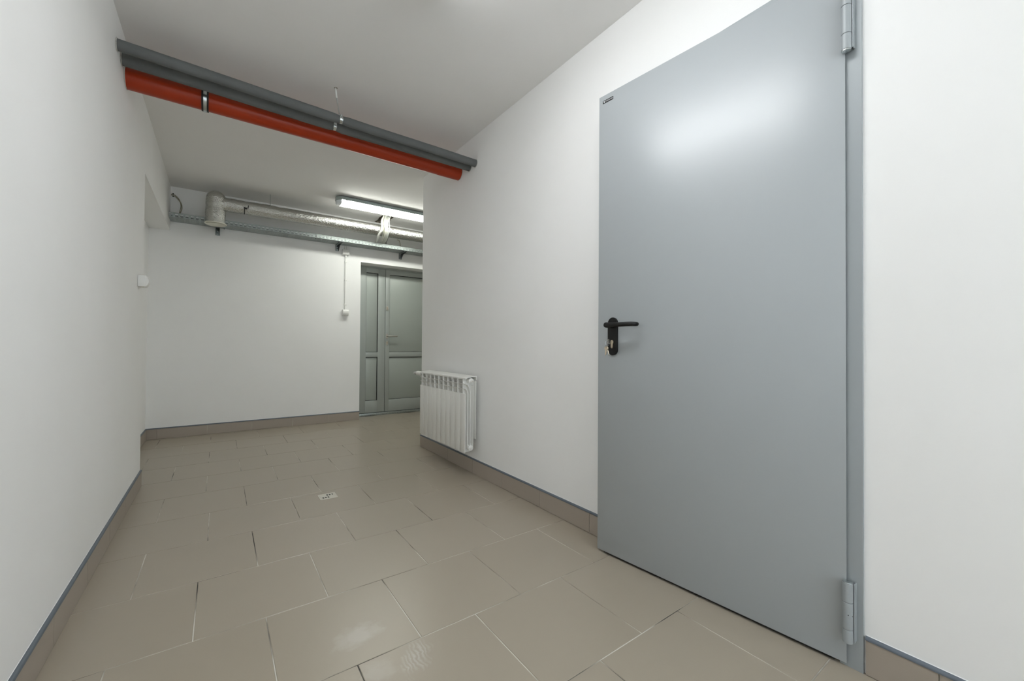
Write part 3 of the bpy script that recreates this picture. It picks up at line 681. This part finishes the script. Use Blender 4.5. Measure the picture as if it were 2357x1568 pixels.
# ================================================================== CABLES
def cables():
    rnd = random.Random(11); n = 18
    def spl(ps, k=10):
        ps = [Vector(p) for p in ps]; out = []
        P_ = [ps[0]*2-ps[1]]+ps+[ps[-1]*2-ps[-2]]
        for i in range(1, len(P_)-2):
            a, b_, c, d = P_[i-1:i+3]
            for t in [j/k for j in range(k)]:
                out.append(.5*((2*b_)+(c-a)*t+(2*a-5*b_+4*c-d)*t*t+(3*b_-a-3*c+d)*t**3))
        out.append(ps[-1]); return out
    cols = ['cablew']*11+['cabley']*4+['cablew']*2+['cableb']
    for i in range(n):
        u = (i % 9)/8-.5; row = i//9
        left = i in (0, 1, 9)
        x_top = 2.078+u*.085+rnd.uniform(-.008, .008); y_top = 4.962+row*.030+rnd.uniform(0, .03)
        x_mid = 2.040+u*.075+rnd.uniform(-.008, .008)-(.015 if left else 0); y_mid = 4.905+row*.010+rnd.uniform(-.006, .006)
        xb = 2.050+u*.070+rnd.uniform(-.008, .008)-(.035 if left else -.01)
        pts = [(x_top, y_top+.02, CH+.12), (x_top, y_top, CH+.02), (x_mid+rnd.uniform(-.006, .006), y_mid+.012, 2.44), (x_mid, y_mid, 2.34), (xb-.006, 4.955+row*.012, 2.285), (xb+.002, 5.040+row*.01, 2.246), (xb+.012, 5.120, 2.226+row*.006), (xb+.050, 5.175+rnd.uniform(0, .02), 2.200+row*.006), (xb+.15, 5.18+u*.08, 2.180+row*.007)]
        b = MB(); b.tube(spl(pts, 7), .0050 if i % 5 else .0056, 8)
        o = b.build('cable', M[cols[i]])
        if left: lab = 'pale cable in the strand that bends away to the left of the bundle'
        elif cols[i] == 'cablew': lab = 'white cable in the bundle from the ceiling hole'
        elif cols[i] == 'cabley': lab = 'cream yellow cable in the bundle from the ceiling hole'
        else: lab = 'single black cable in the bundle from the ceiling hole'
        tag(o, lab, 'cable', 'pale cables bending to the left of the bundle' if left else {'cablew': 'white cables dropping from the ceiling hole', 'cabley': 'cream cables dropping from the ceiling hole'}.get(cols[i]))
    for k_, (y_, z_, r_, x_a, x_b, lab) in enumerate([(5.131, 2.1795, .0075, .02, 3.28, 'black cable lying inside the tray next to its front flange'), (5.149, 2.1785, .0065, .02, 3.28, 'black cable lying inside the tray, second from the front flange'), (5.134, 2.1945, .0065, 1.62, 3.28, 'black cable lying on top of the others in the right part of the tray')]):
        b = MB(); b.tube([(x_a+(x_b-x_a)*i/30, y_+.0012*math.sin(i*1.1+k_), z_) for i in range(31)], r_, 8); tag(b.build('cable', M['cableb']), lab, 'cable')
    b = MB(); b.tube(spl([(.006, 5.300, 2.432), (.045, 5.298, 2.415), (.082, 5.296, 2.365), (.092, 5.292, 2.31), (.080, 5.285, 2.25), (.086, 5.275, 2.19), (.14, 5.26, 2.178)]), .0042, 8)
    tag(b.build('cable', M['cableg']), 'beige cable curving from the far left corner hole down to the tray', 'cable')
    b = MB(); b.tube(spl([(.006, 5.304, 2.440), (.040, 5.304, 2.432), (.072, 5.304, 2.392), (.084, 5.300, 2.33), (.074, 5.292, 2.26), (.076, 5.286, 2.19), (.13, 5.28, 2.178)]), .0028, 8)
    tag(b.build('cable', M['cableg']), 'thinner beige cable just above the other at the far left corner', 'cable')
    b = MB(); b.tube(spl([(2.325, 5.322, 2.345), (2.345, 5.300, 2.335), (2.358, 5.29, 2.29), (2.360, 5.28, 2.23), (2.364, 5.27, 2.19), (2.42, 5.26, 2.178)]), .0042, 8)
    tag(b.build('cable', M['cableg']), 'short grey cable looping from behind the foil duct into the tray, right of the bundle', 'cable')
    b = MB()
    for zz in (2.425, 2.452): b.lathe((.020, YB-.0005, zz), (0, -1, 0), [(0, .006), (.004, .005)], 8)
    b.build('wall_anchor', M['black']); tag(bpy.data.objects['wall_anchor'], 'pair of dark fixing holes at the far left corner where the beige cables start', 'fixing')
cables()

# ================================================================== ELECTRICAL BOXES
def electrics():
    def rocker(name, base, face_axis, label, cat):
        """box 72x72x50 with a bulging rocker cover; local: width x, height z, depth -y"""
        root = empty(name, base, 0 if face_axis == 'y' else PI/2, label=label, cat=cat)
        b = MB(); b.bbox(-.036, .036, -.040, -.0003, -.036, .036, .004, seg=3); b.build('box', M['plastic'], root)
        b = MB(); n = 12; prof = [(-.040-.012*math.sin(PI*i/n)**.7 if 0 < i < n else -.0395, -.033+.066*i/n) for i in range(n+1)]
        b.prism([(p[0], p[1]) for p in prof]+[(-.038, .033), (-.038, -.033)], -.033, .033, 'x', smooth=True); b.build('rocker', M['plastic'], root)
        b = MB(); b.box(-.020, -.002, -.030, -.014, -.0385, -.0358); b.build('cable_grommet', M['cabley'], root)
        return root
    rocker('light_switch', (1.678, YB, 1.340), 'y', 'white light switch on the back wall at the lower end of the conduit', 'switch')
    rocker('light_switch', (0, 3.442, 1.336), 'x', 'white surface mounted switch on the left wall beside the niche edge', 'switch')
    root = empty('junction_box', (1.6755, YB, 2.0865), label='square white junction box on the back wall under the cable tray', cat='junction box')
    b = MB(); b.bbox(-.0405, .0405, -.034, -.0003, -.034, .034, .008, seg=3); b.build('box', M['plastic'], root)
    b = MB(); b.bbox(-.038, .038, -.040, -.034, -.0315, .0315, .003); b.lathe((.002, -.0398, .008), (0, -1, 0), [(0, .0025), (.001, .0025)], 10); b.build('lid', M['plastic'], root)
    root = empty('cable_conduit', (1.675, YB, 1.72), label='thin white vertical conduit between junction box and light switch', cat='conduit')
    b = MB(); b.tube([(0, -.010, -.341), (0, -.010, .331)], .0062, 14); b.tube([(.002, -.012, .300), (.002, -.012, .331)], .0095, 14); b.build('tube', M['plastic'], root)
    for z in (1.969-1.72, 1.743-1.72, 1.44-1.72):
        b = MB(); b.bbox(-.0095, .0095, -.021, -.0003, z-.008, z+.008, .002); b.bbox(.006, .020, -.010, -.0003, z-.006, z+.006, .002); b.build('clip', M['plastic'], root)
    for dx, lab in ((-.012, 'left of the two short cables from the junction box up to the tray'), (.012, 'right of the two short cables from the junction box up to the tray')):
        b = MB(); b.tube([(1.675+dx, YB-.014, 2.119), (1.675+dx, YB-.012, 2.150), (1.675+dx, YB-.010, 2.26)], .0038, 8); tag(b.build('cable', M['cablew']), lab, 'cable')
electrics()

# ================================================================== RADIATOR
def radiator():
    F, y0, n, p = W-.130, 2.545, 10, .080; root = empty('radiator', (W, y0, 0), label='white ribbed aluminium radiator hanging on the right wall', cat='radiator')
    ox = F-W; zb, zf = .187, .604
    def section():
        b = MB(); h = p/2-.0011
        b.bbox(ox, ox+.0045, -h, h, zb, zf, .0015)
        def fin(depth, ztop, R, w, zlow, zup=None):
            """vertical fin that curves forward to the grille"""
            pl = []; t = .0022
            cen = (ox, ztop-R)
            outer = [(cen[0]+depth*math.cos(q), cen[1]+R*math.sin(q)) for q in [PI/2*i/8 for i in range(9)]]
            inner = [(cen[0]+(depth-t)*math.cos(q), cen[1]+(R-t*1.3)*math.sin(q)) for q in [PI/2*i/8 for i in range(9)]]
            outer[-1] = (ox+.0015, ztop); inner[-1] = (ox+.0015, ztop-t*1.3)
            poly = [(ox+depth, zlow)]+outer+[(ox+.0002, ztop)]+[(ox+.0002, ztop-t*1.3)]+inner[::-1]+[(ox+depth-t, zlow)]
            k = len(poly); vs = [(q[0], y, q[1]) for y in (-w, w) for q in poly]
            b.add(vs, [(i, (i+1) % k, (i+1) % k+k, i+k) for i in range(k)], 0, False)
            # end faces as quads between the outer and the inner line
            m = 10
            out = [0]+list(range(1, 11)); inn = list(range(k-1, k-12, -1))
            for s in (0, k):
                for i in range(10): b.add([vs[out[i]+s], vs[out[i+1]+s], vs[inn[i+1]+s], vs[inn[i]+s]], [(0, 1, 2, 3)])
        fin(.022, .641, .050, h*.96, .215); fin(.044, .675, .078, h*.96, .215)
        b.bbox(ox+.066, ox+.0685, -h*.96, h*.96, .215, .66, .0008)
        b.bbox(ox+.0875, ox+.090, -h*.98, h*.98, .275, .690, .0008)
        # top hood, sloping slightly, with a lip to the front
        b.prism([(ox+.0003, .7055), (ox+.0003, .7150), (ox+.003, .7170), (ox+.025, .7225), (ox+.085, .7290), (ox+.0915, .7280), (ox+.0930, .7200), (ox+.093, .700), (ox+.089, .700), (ox+.088, .7225), (ox+.024, .7180), (ox+.005, .7115), (ox+.0035, .7055)], -h, h, 'y')
        # web between front and back, waterway tube
        b.prism([(ox+.0003, .60), (ox+.0003, .7050), (ox+.008, .7060), (ox+.024, .7165), (ox+.060, .7175), (ox+.089, .700), (ox+.089, .28), (ox+.066, .27), (ox+.066, .20), (ox+.004, .20)], -.0022, .0022, 'y')
        b.tube([(ox+.046, 0, .22), (ox+.046, 0, .70)], .011, 12)
        for z in (.6935, .2175): b.tube([(ox+.046, -p/2+.0004, z), (ox+.046, p/2-.0004, z)], .0185, 20)
        b.prism([(ox+.004, .200), (ox+.012, .188), (ox+.058, .186), (ox+.066, .200), (ox+.066, .2400), (ox+.004, .2400)], -.012, .012, 'y')
        return b
    s0 = section().build('section', M['enamel'], root, (0, p/2, 0))
    for i in range(1, n):
        c = s0.copy(); COL.objects.link(c); c.parent = root; c.location = (0, p/2+i*p, 0)
    for z in (.6935, .2175):
        b = MB(); b.lathe((ox+.046, .0002, z), (0, -1, 0), [(0, .0195), (.004, .0195), (.006, .017), (.007, .012), (.010, .0115)], 24); o = b.build('end_plug', M['enamel'], root)
        if z > .5:
            v = MB(); v.lathe((ox+.046, -.0098, z), (0, -1, 0), [(0, .0085), (.005, .0085), (.006, .0065), (.009, .006)], 20); v.build('bleed_valve', M['plastic'], o)
            v = MB(); v.lathe((ox+.046, -.0188, z), (0, -1, 0), [(0, .0028), (.003, .0028)], 8); v.build('valve_pin', M['brass'], o)['label'] = 'brass bleed pin'
        else:
            v = MB(); v.lathe((ox+.046, -.0098, z), (0, -1, 0), [(0, .009), (.002, .0095), (.005, .009)], 6, smooth=False); v.build('plug_hex', M['enamel'], o)
    L = n*p
    b = MB(); b.lathe((ox+.046, L+.0002, .6935), (0, 1, 0), [(0, .017), (.008, .017), (.010, .012), (.022, .012), (.024, .015), (.050, .015), (.052, .011), (.092, .011)], 20)
    b.tube([(ox+.046, L+.038, .6935), (-.0005, L+.038, .6935)], .009, 12); b.build('valve_body', M['chrome'], root)['label'] = 'chrome valve body'
    b = MB(); b.lathe((ox+.046, L+.076, .6935), (0, 1, 0), [(0, .0150), (.004, .0185), (.030, .0205), (.086, .0200), (.091, .0185)], 28); o = b.build('thermostat_head', M['plastic'], root); o['label'] = 'white thermostat head'
    b = MB(); b.lathe((ox+.046, L+.167, .6935), (0, 1, 0), [(0, .0150), (.004, .0165), (.056, .0165), (.062, .0150), (.064, .008)], 28); b.build('thermostat_cap', M['chrome'], o)['label'] = 'chrome thermostat cap'
    b = MB(); b.lathe((ox+.046, L+.0002, .2175), (0, 1, 0), [(0, .016), (.008, .016), (.010, .010), (.045, .010), (.050, .012), (.062, .012)], 16)
    b.tube([(ox+.046, L+.035, .2175), (-.0005, L+.035, .2175)], .008, 12); b.build('return_valve', M['chrome'], root)['label'] = 'chrome return valve'
    for yy in (.16, .64):
        for z in (.640, .300):
            b = MB(); b.box(ox+.0895, -.0005, yy-.012, yy+.012, z-.006, z+.006); b.build('wall_hook', M['zinc'], root)
radiator()

# ================================================================== FLOOR DRAIN
def drain():
    root = empty('floor_drain', (.979, 2.752, 0), label='small square steel drain cover set in the floor tiles', cat='floor drain')
    b = MB(); a, c = .050, .044
    for x0, x1, y0, y1 in ((-a, a, -a, -c), (-a, a, c, a), (-a, -c, -c, c), (c, a, -c, c)): b.box(x0, x1, y0, y1, .0004, .0019)
    b.build('rim', M['drain'], root)
    us = [-c+.001, -.034, -.025, -.019, -.010, -.004, .005, .011, .020, .026, .035, c-.001]; us = sorted(set(us))
    vs = [-c+.001, -.032, -.008, .008, .032, c-.001]
    # three slots lower left, three upper right
    hl = {(1, 1), (3, 1), (5, 1), (5, 3), (7, 3), (9, 3)}
    b = MB(); b.perf(us, vs, lambda i, j: (i, j) in hl, lambda u, v, w: (u, v, w+.0010)); 
    for y in (-.002, .002, .006): b.box(-.036, .036, y-.0006, y+.0006, .0021, .0024)
    for k in range(3): b.box(-.036, -.006, .016+k*.008, .0174+k*.008, .0021, .0024); b.box(.014, .038, -.032+k*.008, -.0306+k*.008, .0021, .0024)
    b.build('grate', M['drain'], root)
    b = MB(); b.box(-c, c, -c, c, .0003, .0006); b.build('slot_shade', M['black'], root)['label'] = 'black sheet standing in for the shade below the slots'  # flat black sheet paints the darkness under the grate
drain()
